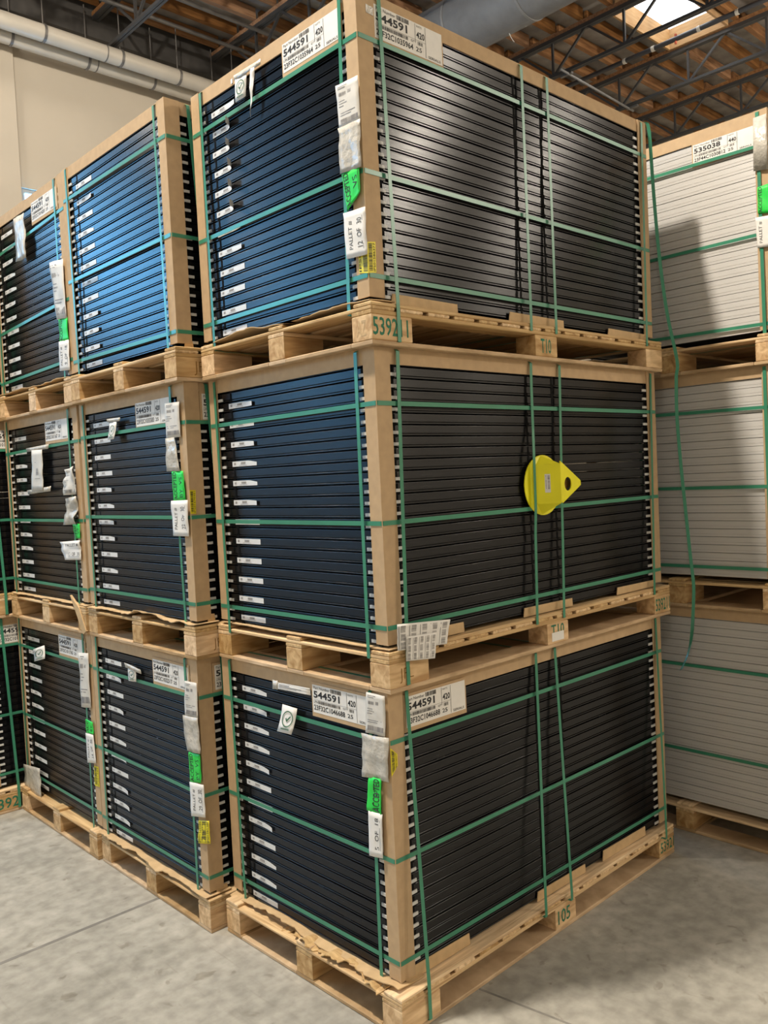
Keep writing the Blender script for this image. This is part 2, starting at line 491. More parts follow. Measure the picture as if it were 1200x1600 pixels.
for i, x in enumerate(TX):
    if x < -9 or x > 19.5: continue
    pos = 'the %s counted from the far right' % ['first', 'second', 'third', 'fourth', 'fifth', 'sixth', 'seventh', 'eighth', 'ninth', 'tenth', 'eleventh', 'twelfth', 'thirteenth'][len(TX) - 1 - i]
    t = thing('roof_truss', 'dark open-web steel roof truss, ' + pos, 'truss', (x, 0, 0), 'open-web roof trusses')
    obj('bottom_chord', chord_b, t, (0, 0, ZB)); obj('top_chord', chord_t, t, (0, 0, ZT)); obj('nailer', nail, t, (0, 0, ZT))
    y = 5.88 - NODE * (12 if x > 1 else 3)
    lo = -4.0 if x > -3 else -2.0
    y = 5.88 + 3 * NODE
    while y > lo:
        obj('web_member', web_v, t, (0, y, ZB)); obj('web_member', web_p, t, (0, y, ZB)); obj('web_member', web_n, t, (0, y, ZB))
        y -= NODE
PUR = {}
def purlin_mesh(L):
    if L not in PUR: PUR[L] = MB().box(0, -.05, -.01, L, .05, .185).mesh('purlin', 'wood_roof')
    return PUR[L]
for i in range(len(TX) - 1):
    x0, x1 = TX[i] + .06, TX[i + 1] - .06
    if x1 < -2.2: continue
    k = 0
    while True:
        y = 11.6 - k * 0.61; k += 1
        if y < 0.5: break
        if any(x0 < (s[0] + s[1]) / 2 < x1 and s[2] - .03 < y < s[3] + .03 for s in SKYS): continue
        obj('purlin', purlin_mesh(round(x1 - x0, 3)), ceiling, (x0, y, ZT + .045 + .07))
for i, (x0, x1, y0, y1) in enumerate(SKYS):
    vis = i == 0
    t = thing('skylight', ['bright square skylight with timber curb above the right-hand trusses', 'skylight near the window wall, above the pipes', 'second skylight near the window wall, above the pipes', 'skylight behind the camera on the left', 'skylight above the aisle right of the stacks'][i], 'skylight', (x0, y0, DECK), 'roof skylights')
    W, L = x1 - x0, y1 - y0; zl = ZT + .04 - DECK
    UP = .14
    for nm, bx in (('curb_board', (0, 0, zl, W, .04, UP)), ('curb_board', (0, L - .04, zl, W, L, UP)), ('curb_board', (0, .04, zl, .04, L - .04, UP)), ('curb_board', (W - .04, .04, zl, W, L - .04, UP))):
        MB().box(*bx).build(nm, 'wood_curb', t)
    MB().box(.04, .04, UP - .03, W - .04, L - .04, UP - .01).build('diffuser', 'skylight_dome', t)

# duct and pipes under the roof
t = thing('air_duct', 'large round grey duct running under the roof behind the nearest column', 'duct', (9.0, 0, 9.35))
dm = MB().tube([(0, -6, 0), (0, 10.85, 0)], .47, 32); dm.build('duct_body', 'galvanised', t, smooth=True)
for y in (10.0, 8.6, 7.2, 5.8, 4.4, 3.0): MB().tube([(0, y - .02, 0), (0, y + .02, 0)], .48, 32).build('duct_seam', 'galvanised', t)
wire = []
for k in range(13):
    a = k / 12; wire.append((8.55 + .75 * a, 6.1 + .25 * a, 9.55 - .95 * a ** .7 + .25 * a ** 3))
tag(MB().tube(wire, .006, 6).build('hanging_wire', 'clip_white', smooth=True), 'thin white wire dangling in front of the grey duct', 'wire')

def wall_pipe(label, y, z, r, hangs, rod_top):
    t = thing('drain_pipe', label, 'pipe', (0, y, z), 'roof drain pipes')
    MB().tube([(-6, 0, .02), (14, 0, -.13)], r, 24).build('pipe_body', 'pipe_white', t, smooth=True)
    for x in hangs:
        zz = .02 - .15 * (x + 6) / 20
        MB().tube([(x - .02, 0, zz), (x + .02, 0, zz)], r + .012, 24).build('clamp', 'hanger', t)
        MB().tube([(x, 0, zz + r), (x, 0, rod_top - z)], .010, 6).build('hanger_rod', 'hanger', t)
    for x in (4.7,):
        zz = .02 - .15 * (x + 6) / 20
        MB().tube([(x - .008, 0, zz), (x + .008, 0, zz)], r + .006, 24).build('pipe_joint', 'hanger', t)
    return t
wall_pipe('pale pipe hung in front, near the top of the beige wall', 11.25, 9.26, .13, (1.6, 2.6, 3.68, 4.97, 6.05, 7.2, 8.4), 10.1)
wall_pipe('pale pipe hung behind, closest to the beige wall', 11.62, 9.235, .13, (3.3, 4.55, 5.75, 7.0), 10.1)
sp = thing('sprinkler_pipe', 'dark sprinkler pipe running between the right-hand trusses', 'pipe', (13.1, 0, 9.75))
MB().tube([(0, -3, 0), (0, 11.5, 0)], .045, 12).build('pipe_body', 'pipe_dark', sp, smooth=True)
for y in (4.4, 5.1, 6.0, 6.6): MB().tube([(0, y - .03, 0), (0, y + .03, 0)], .052, 12).build('coupling', 'pipe_white', sp)
plain('red_paint', (0.55, 0.12, 0.06), 0.5)
MB().tube([(0, 5.55, -.09), (0, 5.55, .09)], .022, 8).build('sprinkler_head', 'red_paint', sp)
cd = thing('conduit_bar', 'thin pale bar crossing below the right-hand trusses', 'bar', (0, 0, 0))
MB().tube([(11.6, 7.05, 9.34), (14.4, 7.2, 9.34)], .022, 8).build('bar_body', 'galvanised', cd, smooth=True)
for x in (11.9, 14.24): MB().box(x - .03, 7.0, 9.33, x + .03, 7.25, 9.372).build('bar_clip', 'hanger', cd)
for (y, z, nm) in ((10.95, 9.95, 'upper'), (10.3, 10.02, 'lower')):
    tag(MB().tube([(-6, y, z), (16, y, z - .1)], .035, 10).build('conduit_pipe', 'hanger', smooth=True), 'thin %s conduit crossing under the purlins beside the wall' % nm, 'pipe')

# lamps
for x, y, z, pw, lab in LAMPS:
    t = thing('high_bay_lamp', lab, 'lamp', (x, y, z), 'high-bay lamps')
    hz = .30 if z < 9 else DECK - z - .005
    MB().tube([(0, 0, .02), (0, 0, .06), (0, 0, hz - .08), (0, 0, hz)], [.26, .25, .12, .08], 24).build('housing', 'lamp_housing', t, smooth=True)
    if z < 9: MB().tube([(0, 0, .30), (0, 0, DECK - z)], .008, 6).build('suspension_cable', 'hanger', t)
    MB().tube([(0, 0, .012), (0, 0, .02)], .24, 24).build('lens', 'lamp_lens', t)
    ld = bpy.data.lights.new('lamp_light', 'POINT'); ld.shadow_soft_size = .20; ld.energy = pw * LAMP_GAIN; ld.color = LAMP_COL
    lo = bpy.data.objects.new('lamp_light', ld); C.objects.link(lo); lo.parent = t; lo.location = (0, 0, -.22)

# ------------------------------------------------------------------ pallets
PL, PD = 1.955, 1.10          # pallet length (x) and depth (y)
_pm = {}
def pm(name, dx, dy, dz, mat):
    k = (name, round(dx, 4), round(dy, 4), round(dz, 4))
    if k not in _pm:
        c = 0.003
        mb = MB()
        # box with a small chamfer on the upper and lower rims
        rings = [(c, 0), (0, c), (0, dz - c), (c, dz)]
        for d, z in rings: mb.v += [(d, d, z), (dx - d, d, z), (dx - d, dy - d, z), (d, dy - d, z)]
        for i in range(3):
            for j in range(4):
                a = i * 4 + j; b = i * 4 + (j + 1) % 4
                mb.f.append((a, b, b + 4, a + 4))
        mb.f += [(3, 2, 1, 0), (12, 13, 14, 15)]; mb.m = [0] * len(mb.f)
        _pm[k] = mb.mesh(name, mat)
    return _pm[k]

def pallet(label, x, y, z, rotz=0.0, depth=PD, seed=0):
    rnd = random.Random(seed + 11)
    t = thing('wooden_pallet', label, 'pallet', (x, y, z), 'wooden pallets')
    t.rotation_euler = (0, 0, rotz)
    bt = 0.017
    for yy, w in ((0, .11), ((depth - .11) / 2, .11), (depth - .11, .11)):
        obj('bottom_board', pm('bottom_board', PL, w, bt, 'wood_dirty'), t, (0, yy, 0))
    for xx in (0, PL - .13):
        gap = (depth - .33) / 2
        for k in (0, 1):
            obj('bottom_board', pm('bottom_board_short', .13, gap - .004, bt, 'wood_dirty'), t, (xx, .112 + k * (gap + .11), 0))
    blocks = {}
    for i, (xx, w) in enumerate(((0, .195), (.92, .15), (PL - .15, .15))):
        for j, yy in enumerate((0, (depth - .10) / 2, depth - .10)):
            blocks[(i, j)] = obj('block', pm('block', w, .10, .088, 'wood_block'), t, (xx, yy, bt))
    for yy in (0, (depth - .10) / 2, depth - .10):
        obj('stringer', pm('stringer', PL, .10, .016, 'wood_x'), t, (0, yy, bt + .088))
    n = 14; w = .112; pitch = (PL - w) / (n - 1)
    for i in range(n):
        obj('deck_board', pm('deck_board', w, depth, .013, 'wood_y'), t, (i * pitch, 0, bt + .104))
    for yy in (0, (depth - .09) / 2, depth - .09):
        obj('edge_board', pm('edge_board', PL, .09, .014, 'wood_x'), t, (0, yy, bt + .117))
    return t, blocks

def stencil(block, face, w, h, text, u0, v0, u1, v1, mat='stencil', bold=0.012):
    """green stencil lettering on a block's own face (block coordinates)"""
    def P(u, v, lift):
        if face == 'R': return Vector((u * w, -lift, h * (1 - v)))
        return Vector((-lift, w * (1 - u), h * (1 - v)))
    page_geometry([('t', text, u0, v0, u1, v1, 0, bold)], P, False).build('stencil_print', mat, block)

# ------------------------------------------------------------------ panel bundles
BW, BD = 1.065, 1.883          # over the corner posts: short side (y) and long side (x)
NP, PITCH_, Z0 = 25, 0.0412, 0.166
PZ = 0.035

def panel_mesh(name, mat, prof, notches):
    mb = MB(); x0, y0, x1, y1 = .006, .006, BD - .006, BW - .006
    for d, z in prof: mb.v += [(x0 + d, y0 + d, z), (x1 - d, y0 + d, z), (x1 - d, y1 - d, z), (x0 + d, y1 - d, z)]
    k = len(prof)
    for i in range(k - 1):
        for j in range(4):
            a = i * 4 + j; b = i * 4 + (j + 1) % 4
            mb.f.append((a, b, b + 4, a + 4)); mb.m.append(0)
    mb.f.append((3, 2, 1, 0)); mb.m.append(2)
    e = (k - 1) * 4; mb.f.append((e, e + 1, e + 2, e + 3)); mb.m.append(2)
    for face, s, wd in notches:
        for ss, ww, za, zb in ((s, wd, .008, .034), (s + .004, wd * 1.6, -.006, .010)):
            if face == 'R': mb.box(ss - ww / 2, y0 - .0008, za, ss + ww / 2, y0 + .004, zb, 1)
            else: mb.box(x0 - .0008, ss - ww / 2, za, x0 + .004, ss + ww / 2, zb, 1)
    return mb.mesh(name, [mat, 'notch', 'backsheet'])
prof_black = [(.030, .002), (.030, .0), (.0, .0), (.0, .0038), (.0004, .0044), (.0010, .0046), (.005, .0046), (.005, .0078), (.0006, .0078), (.0002, .0081), (.0, .0085), (.0, .0344), (.0003, .0352), (.0009, .0358), (.0018, .036), (.014, .036), (.014, .034)]
prof_silver = [(.030, .002), (.030, .0), (.0, .0), (.0, .0125), (.0012, .013), (.0012, .0138), (.0, .0143), (.0, .0380), (.001, .039), (.014, .039), (.014, .037)]
NOT = [('R', .083, .013), ('R', .855, .011), ('R', 1.035, .011), ('R', 1.80, .013), ('L', .915, .012), ('L', .043, .012)]
panel_black = panel_mesh('solar_panel', 'black_frame', prof_black, NOT)
panel_silver = panel_mesh('solar_panel_silver', 'silver_frame', prof_silver, [])

def clip_mesh(cx, cy):
    """white corner clip wrapping one corner; cx, cy = +1 when the corner lies at the low end of that axis"""
    mb = MB(); z0, z1 = .004, .0155
    ax = .102; ay = .088
    X = (lambda a: a) if cx > 0 else (lambda a: BD - a)
    Y = (lambda a: a) if cy > 0 else (lambda a: BW - a)
    def bx(xa, ya, xb, yb):
        xs = sorted((X(xa), X(xb))); ys = sorted((Y(ya), Y(yb)))
        mb.box(xs[0], ys[0], z0, xs[1], ys[1], z1)
    bx(.0012, .0012, ax, .0058); bx(.0012, .006, .0058, ay)
    return mb.mesh('corner_clip', 'clip_white')
clips = {'near': clip_mesh(1, 1), 'left': clip_mesh(1, -1), 'right': clip_mesh(-1, 1)}

def sticker_mesh(name, kind, rnd):
    """bar-code sticker on the short side of a panel, some with a lifted corner"""
    s0, s1 = .752, .932
    z0, z1 = .0095, .0315
    mb = MB(); N = 8
    peel = {'flat': 0, 'lift': .007, 'curl': .034, 'cut': 0}[kind]
    n0 = 0
    for k, off in enumerate((.0, .0006)):
        for i in range(N + 1):
            u = i / N                      # 0 = left end (large s)
            s = s1 - u * (s1 - s0)
            a = max(0, (u - .62) / .38)
            lift = peel * a * a
            za, zb = z0, z1
            if kind == 'curl': s += .03 * a * a; za += .008 * a; zb += .014 * a
            if kind == 'cut' and u > .7: zb -= .008 * (u - .7) / .3
            if kind == 'lift': zb -= .004 * a
            for z in (za, zb): mb.v.append((.0052 - off - lift, s, z))
    for i in range(N):
        a = i * 2; b = (N + 1) * 2 + i * 2
        mb.f += [(a, a + 1, a + 3, a + 2), (b, b + 2, b + 3, b + 1), (a, a + 2, b + 2, b), (a + 1, b + 1, b + 3, a + 3)]
    m = len(mb.f); mb.f += [(0, (N + 1) * 2, (N + 1) * 2 + 1, 1)]
    e = N * 2; mb.f += [(e, e + 1, (N + 1) * 2 + e + 1, (N + 1) * 2 + e)]
    mb.m = [0] * len(mb.f)
    x = .0040
    # printed marks
    def r(u0, u1, v0, v1):
        sa, sb = s1 - u0 * (s1 - s0), s1 - u1 * (s1 - s0)
        za, zb = z0 + v0 * (z1 - z0), z0 + v1 * (z1 - z0)
        mb.poly([(x, sa, za), (x, sb, za), (x, sb, zb), (x, sa, zb)], 1)
    for i in range(4): r(.07 + i * .02, .082 + i * .02, .3, .75)
    for i in range(9): r(.36 + i * .022, .373 + i * .022, .38, .8)
    r(.28, .60, .18, .24)
    return mb.mesh(name, ['sticker', 'ink_grey'])
STK = {k: sticker_mesh('barcode_sticker', k, random) for k in ('flat', 'lift', 'curl', 'cut')}

_bm = {}
def shared(key, fn):
    if key not in _bm: _bm[key] = fn()
    return _bm[key]

def post_mesh(cx, cy):
    mb = MB(); wx, wy, th = .068, .056, .005; z0, z1 = .168, 1.2150
    def L(a): return a if cx > 0 else BD - a
    def K(a): return a if cy > 0 else BW - a
    pts = [(-th, -th), (wx, -th), (wx, 0), (.002, 0), (0, .002), (0, wy), (-th, wy)]
    P = [(L(a), K(b), z0) for a, b in pts]
    if cx * cy < 0: P = P[::-1]
    mb.prism(P, (0, 0, z1 - z0))
    return mb.mesh('corner_post', 'cardboard')

def lid_mesh(flange=.058):
    mb = MB(); z1 = 1.2155; z0 = z1 - flange; a = .0005; t = .004
    mb.box(a, a, z1 - .010, BD - a, BW - a, z1)
    mb.box(a, a, z0, a + t, BW - a, z1 - .010); mb.box(BD - a - t, a, z0, BD - a, BW - a, z1 - .010)
    mb.box(a + t, a, z0, BD - a - t, a + t, z1 - .010); mb.box(a + t, BW - a - t, z0, BD - a - t, BW - a, z1 - .010)
    return mb.mesh('cardboard_lid', 'cardboard')

def kraft_edge(parent, seed, amp, droop, name='kraft_sheet', s0=-.02, s1=1.06, mat='kraft', zoff=0.0):
    """torn sheet of kraft card between pallet and panels, its ragged edge sticking out on the left face"""
    rnd = random.Random(seed); N = 46; rows = 5
    mb = MB()
    outs = []
    for i in range(N + 1):
        u = i / N
        o = .012 + amp * (.5 + .5 * noise.noise(Vector((u * 5.0 + seed, seed * .7, 0)))) + amp * .35 * noise.noise(Vector((u * 31 + seed, 0, 2)))
        dz = droop * (noise.noise(Vector((u * 3.4, seed * 1.3, 5)))) + droop * .5 * noise.noise(Vector((u * 13, seed, 8)))
        outs.append((max(.004, o), dz))
    for k in (0, 1):
        for i in range(N + 1):
            s = s0 + (s1 - s0) * i / N
            o, dz = outs[i]
            for j in range(rows):
                v = j / (rows - 1)
                x = .10 * (1 - v) - o * v
                z = .1585 + dz * max(0, v - .45) / .55 * 1.0 - (0.0035 if k == 0 else 0)
                z = max(z, .1515 if x > -.03 else .02)
                mb.v.append((x, s, z + zoff))
    n = (N + 1) * rows
    def I(i, j, k): return k * n + i * rows + j
    for i in range(N):
        for j in range(rows - 1):
            mb.f.append((I(i, j, 1), I(i + 1, j, 1), I(i + 1, j + 1, 1), I(i, j + 1, 1)))
            mb.f.append((I(i, j, 0), I(i, j + 1, 0), I(i + 1, j + 1, 0), I(i + 1, j, 0)))
        mb.f.append((I(i, rows - 1, 0), I(i, rows - 1, 1), I(i + 1, rows - 1, 1), I(i + 1, rows - 1, 0)))
        mb.f.append((I(i, 0, 0), I(i + 1, 0, 0), I(i + 1, 0, 1), I(i, 0, 1)))
    for i in (0, N):
        for j in range(rows - 1): mb.f.append((I(i, j, 0), I(i, j, 1), I(i, j + 1, 1), I(i, j + 1, 0)))
    mb.m = [0] * len(mb.f)
    return mb.build(name, mat, parent)

def h_strap(parent, zn, zr, zl):
    """horizontal strap: heights at the near, right and left corners"""
    o = .0065; zb = zr + zl - zn
    r = .006
    pts = []
    cs = [(-o, -o, zn), (BD + o, -o, zr), (BD + o, BW + o, zb), (-o, BW + o, zl)]
    for i, c in enumerate(cs):
        p, n = Vector(cs[i - 1]), Vector(cs[(i + 1) % 4]); c = Vector(c)
        pts += [c + (p - c).normalized() * r, c + (n - c).normalized() * r]
    MB().ribbon(pts, (0, 0, 1), .0165, .0011, True).build('strap', 'strap', parent)

def v_strap_y(parent, x, xb=None, zb=.118, bulge=None, yb=-.0, dx_mid=0.0, out=.040):
    """vertical strap around the load, lying in the plane of one x; xb = where it meets the pallet"""
    xb = x if xb is None else xb
    o = .0092
    front = [(x, -o, 1.205), (xb, -out, .152), (xb, -out, zb)]
    if bulge: front = [(x, -o, 1.205)] + bulge + [(xb, -out, .152), (xb, -out, zb)]
    pts = front + [(xb, .03, zb - .003), (xb, BW - .06, zb - .003), (xb, BW + o, zb), (xb, BW + o, .17), (x, BW + o, 1.205), (x, BW - .01, 1.2178), (x, .01, 1.2178)]
    MB().ribbon(pts, (1, 0, 0), .0165, .0011, True).build('strap', 'strap', parent)

def v_strap_x(parent, y, yb=None, zb=.118, pull=0.0, out=.040):
    yb = y if yb is None else yb
    o = .0092
    pts = [(-o, y, 1.205), (-out, yb, .152), (-out, yb, zb), (.03, yb, zb - .003), (BD - .06, yb, zb - .003), (BD + o, yb, zb), (BD + o, yb, .17), (BD + o, y, 1.205), (BD - .01, y, 1.2178), (.01, y, 1.2178)]
    MB().ribbon(pts[::-1], (0, 1, 0), .0165, .0011, True).build('strap', 'strap', parent)

def part_label_prints(code, watts='420', part='544591'):
    return [('t', 'Part Number', .025, .05, .30, .15, 0, 0.0), ('b', .32, .03, .50, .17, 14, False),
            ('t', part, .02, .21, .47, .47, 0, .03), ('r', .585, .03, .59, .58), ('r', .74, .03, .745, .97), ('r', .02, .525, .74, .532),
            ('t', 'WATTS', .605, .06, .69, .12, 0, 0.0), ('t', watts, .605, .25, .73, .46, 0, .025),
            ('t', 'LPN', .02, .56, .09, .65, 0, 0.0), ('b', .10, .55, .48, .66, 30, False),
            ('t', code, .02, .71, .55, .90, 0, .02), ('t', 'QTY', .52, .57, .60, .65, 0, 0.0), ('b', .62, .56, .70, .67, 6, False),
            ('t', '25', .59, .74, .68, .88, 0, .012), ('t', 'SERIALS', .78, .87, .97, .95, 0, .01)]

def part_label(b, face, s0, s1, z0, z1, code, watts='420', part='544591'):
    card = MB()
    if face == 'L': card.box(-.0038, s0 - .012, z0 - .016, -.0002, s1 + .006, z1 + .010)
    else: card.box(s0 - .012, -.0038, z0 - .016, s1 + .006, -.0002, z1 + .010)
    c = card.build('label_card', 'cardboard', b)
    o = sheet('part_label', b, face, rect(s0, s1, z0, z1, face), 'paper', off=.0046, prints=part_label_prints(code, watts, part), nu=2, nv=2)
    o['label'] = 'white shipping label reading %s' % part

def slip_prints(): return [('b', .12, .20, .42, .28, 12, False), ('b', .50, .19, .66, .27, 6, False), ('b', .10, .80, .92, .92, 26, False),
                           ('r', .08, .06, .5, .075), ('r', .08, .10, .4, .115), ('r', .08, .38, .35, .395), ('r', .08, .44, .45, .455), ('r', .08, .50, .30, .515), ('r', .10, .66, .8, .675), ('r', .10, .71, .6, .725)]
def accepted_prints(by=True):
    p = [('t', 'ACCEPTED', .08, .02, .38, .97, 1, .015)]
    if by: p += [('t', 'BY  VS', .58, .20, .84, .90, 1, .0), ('r', .90, .05, .92, .95)]
    return p
def pallet_prints(txt, hdr=True):
    p = [('t', txt, .58, .18, .80, .80, 1, .0), ('r', .82, .15, .835, .85)]
    if hdr: p += [('t', 'PALLET #', .18, .20, .36, .82, 1, .0)]
    return p
def yellow_prints(code): return [('b', .12, .05, .55, .95, 24, True), ('t', code, .66, .04, .90, .96, 1, .0)]

def check_card(b, quad, off=.012, curl=.0, ribbon_=True):
    prints = []
    o = sheet('inspection_card', b, 'L', quad, 'paper', off=off, curl=curl, bump=.002, seed=3, nu=3, nv=4, label='small white card with a green tick in a circle')
    (a, bb, c, d) = quad
    def P(u, v, l):
        s = (a[0] * (1 - u) + bb[0] * u) * (1 - v) + (d[0] * (1 - u) + c[0] * u) * v
        z = (a[1] * (1 - u) + bb[1] * u) * (1 - v) + (d[1] * (1 - u) + c[1] * u) * v
        return face_point('L', s, z, off + .0077 + curl * v * v)
    mb = MB(); N = 20
    for i in range(N):
        t0, t1 = 2 * math.pi * i / N, 2 * math.pi * (i + 1) / N
        pt = lambda t, r: P(.5 + r * math.cos(t), .48 + r * math.sin(t) * .85, 0)
        mb.poly([pt(t0, .36), pt(t0, .31), pt(t1, .31), pt(t1, .36)])
    for q in ([(.36, .48), (.42, .44), (.5, .53), (.47, .6)], [(.47, .6), (.46, .52), (.66, .34), (.70, .39)]):
        mb.poly([P(u, v, 0) for u, v in q])
    for i in range(7): mb.poly([P(.22 + i * .08, .88, 0), P(.28 + i * .08, .88, 0), P(.28 + i * .08, .83, 0), P(.22 + i * .08, .83, 0)])
    mb.build('printing', 'check_green', o)
    return o

def tape(b, face, quad, seed=1, off=.0125): return sheet('tape', b, face, quad, 'film', off=off, bump=.004, seed=seed, nu=5, nv=2)

BUNDLES = {}
def bundle(key, label, x, y, z, hs, vs_r, vs_l, stickers=None, clip_at=('near', 'left', 'right'), mesh=None, flange=.058, kraft=None, flaps=(), out=(.015, .039), rotz=0.0):
    b = thing('panel_bundle', label, 'panel bundle', (x, y, z), 'strapped bundles of solar panels')
    b.rotation_euler = (0, 0, rotz)
    BUNDLES[key] = b
    rnd = random.Random(hash(key) % 1000 if False else sum(ord(c) for c in key))
    m = mesh or panel_black
    for i in range(NP):
        jx, jy = rnd.uniform(-.0012, .0012), rnd.uniform(-.0012, .0012)
        p = obj('solar_panel', m, b, (jx, jy, Z0 + i * PITCH_))
        if mesh is None:
            for c in clip_at: obj('corner_clip', clips[c], p, (-jx, -jy, 0))
        if stickers and i % 2 == 0:
            k = stickers.get(i, 'flat')
            if k: obj('barcode_sticker', STK[k], p, (0, rnd.uniform(-.004, .004), 0))
    for cx, cy in ((1, 1), (1, -1), (-1, 1), (-1, -1)):
        obj('corner_post', shared(('post', cx, cy), lambda: post_mesh(cx, cy)), b)
    obj('cardboard_lid', shared(('lid', flange), lambda: lid_mesh(flange)), b)
    for h in hs: h_strap(b, *h)
    for i, v in enumerate(vs_r): v_strap_y(b, *v[:2], out=out[1], **(v[2] if len(v) > 2 else {}))
    for v in vs_l: v_strap_x(b, *v[:2], out=out[0], **(v[2] if len(v) > 2 else {}))
    if kraft: kraft_edge(b, *kraft)
    for s0, s1, z0, z1 in flaps:
        MB().prism([(s0, -.003, z0), (s1, -.003, z0), (s1 - .004, -.004, z1), (s0 + .006, -.004, z1 + .003)], (0, .0035, 0)).build('cardboard_flap', 'kraft', b)
    return b

T = 1.2157
# ---------------------------------------------------------------- column A (nearest)
p, bl = pallet('splintered pallet stencilled 105 on the floor, under the nearest column', -.055, -.048, 0, .012, seed=1)
stencil(bl[(1, 0)], 'R', .15, .088, '105', .12, .12, .72, .80)
stencil(bl[(2, 0)], 'R', .15, .088, '53921', .10, .18, .98, .78)
A1 = bundle('A1', 'lowest bundle of the nearest column, its label ending 1046688', 0, .008, 0,
    [(.236, .236, .232), (.609, .612, .607), (1.036, 1.035, 1.036)],
    [(.085, .078, dict(zb=.020)), (.850, .780), (.985, .965), (1.835, 1.775)], [(.088, .090), (1.005, .970)],
    {2: 'cut', 4: 'cut', 8: 'lift', 14: 'lift', 16: 'cut', 18: 'cut', 20: 'lift', 22: 'cut'}, kraft=(4, .050, .030),
    out=(.014, .062), flaps=[(.02, .37, .153, .198), (.80, 1.16, .153, .192), (1.30, 1.68, .153, .198)])
kraft_edge(A1, 77, .085, .07, 'splintered_strip', .03, .66, 'wood_y', -.006)
part_label(A1, 'L', .075, .425, 1.076, 1.185, '23F32C1046688')
part_label(A1, 'R', .083, .402, 1.070, 1.182, '23F32C1046688')
sheet('packing_slip', A1, 'L', [(.095, 1.208), (-.004, 1.208), (.004, 1.062), (.108, 1.058)], 'slip', bump=.004, prints=slip_prints(), ink='ink_grey', seed=1)
sheet('document_pouch', A1, 'L', [(.132, 1.052), (-.012, 1.060), (-.008, .902), (.132, .892)], 'film', off=.0115, bump=.010, seed=2)
sheet('accepted_label', A1, 'L', [(.102, .898), (.036, .903), (.044, .772), (.124, .768)], 'green_label', bump=.006, prints=[('t', 'ACCEPTED', .40, .02, .86, .97, 1, .015)], seed=3, label='green label reading ACCEPTED')
sheet('pallet_number_sheet', A1, 'L', [(.112, .770), (.038, .774), (.046, .612), (.122, .600)], 'paper', off=.013, bump=.004, prints=[('t', '5  OF  18', .46, .12, .72, .84, 1, .0), ('r', .80, .15, .82, .85)], seed=4, label='white sheet reading 5 OF 18')
sheet('yellow_tag', A1, 'R', [(-.006, 1.020), (.026, .992), (.026, .950), (-.006, .918)], 'yellow_label', off=.008, prints=yellow_prints('IPS01565277'), nu=2, nv=2)
check_card(A1, [(.612, 1.078), (.515, 1.076), (.535, .972), (.632, .968)], curl=.02)
sheet('serial_strip', A1, 'L', [(.668, 1.158), (.440, 1.166), (.440, 1.138), (.668, 1.131)], 'paper', off=.002, bump=.003, prints=[('r', .1, .25, .4, .35), ('r', .1, .5, .75, .58), ('r', .1, .7, .6, .76)], ink='ink_grey', seed=5)
tape(A1, 'L', [(.690, 1.165), (.655, 1.165), (.655, 1.128), (.690, 1.126)], 2, .003)

p, bl = pallet('pallet stencilled T10 with a white sticker, between lower and middle bundles, nearest column', -.016, -.026, T, 0.0, seed=2)
stencil(bl[(1, 0)], 'R', .15, .088, 'T10', .18, .08, .80, .62)
stencil(bl[(2, 0)], 'R', .15, .088, '539211', .06, .15, .98, .85)
MB().box(.03, -.0014, .010, .115, -.0004, .047).build('sticker', 'paper', bl[(1, 0)])
stencil(bl[(0, 0)], 'R', .195, .088, 'JFL', .25, .25, .60, .85, mat='brown_card', bold=-.01)
A2 = bundle('A2', 'middle bundle of the nearest column with a yellow plastic guard on it', .006, -.002, T,
    [(.229, .232, .228), (.599, .598, .601), (1.019, 1.018, 1.018)],
    [(.105, .065, dict(zb=.020)), (.878, .827, dict(bulge=[(.874, -.010, 1.10), (.868, -.014, .93), (.850, -.027, .82), (.848, -.027, .60), (.846, -.022, .50)])), (1.080, 1.018), (1.845, 1.78)], [(.09, .080), (1.020, .980)],
    {4: 'flat', 12: 'lift', 14: 'cut', 16: 'cut', 18: 'lift', 22: 'lift'}, kraft=(9, .006, .004),
    out=(.024, .028), flaps=[(.10, .40, .153, .192), (.77, 1.12, .153, .188), (1.48, 1.83, .153, .185)])
serial = [('b', .06 + .2 * (i % 5), .08 + .31 * (i // 5), .09 + .2 * (i % 5) + .06, .34 + .31 * (i // 5), 10, True) for i in range(15)] + [('r', .02 + .2 * (i % 5), .08, .03 + .2 * (i % 5), .95) for i in range(5)]
sheet('serial_sheet', A2, 'R', [(.012, .245), (.285, .222), (.262, .134), (.010, .152)], 'paper', off=.0355, bump=.004, prints=serial, ink='ink_grey', seed=6, label='white sheet of small bar codes')
sheet('serial_sheet', A2, 'R', [(.049, .196), (.205, .188), (.190, .094), (.043, .110)], 'paper', off=.041, bump=.003, prints=serial, ink='ink_grey', seed=7, label='white sheet of small bar codes')

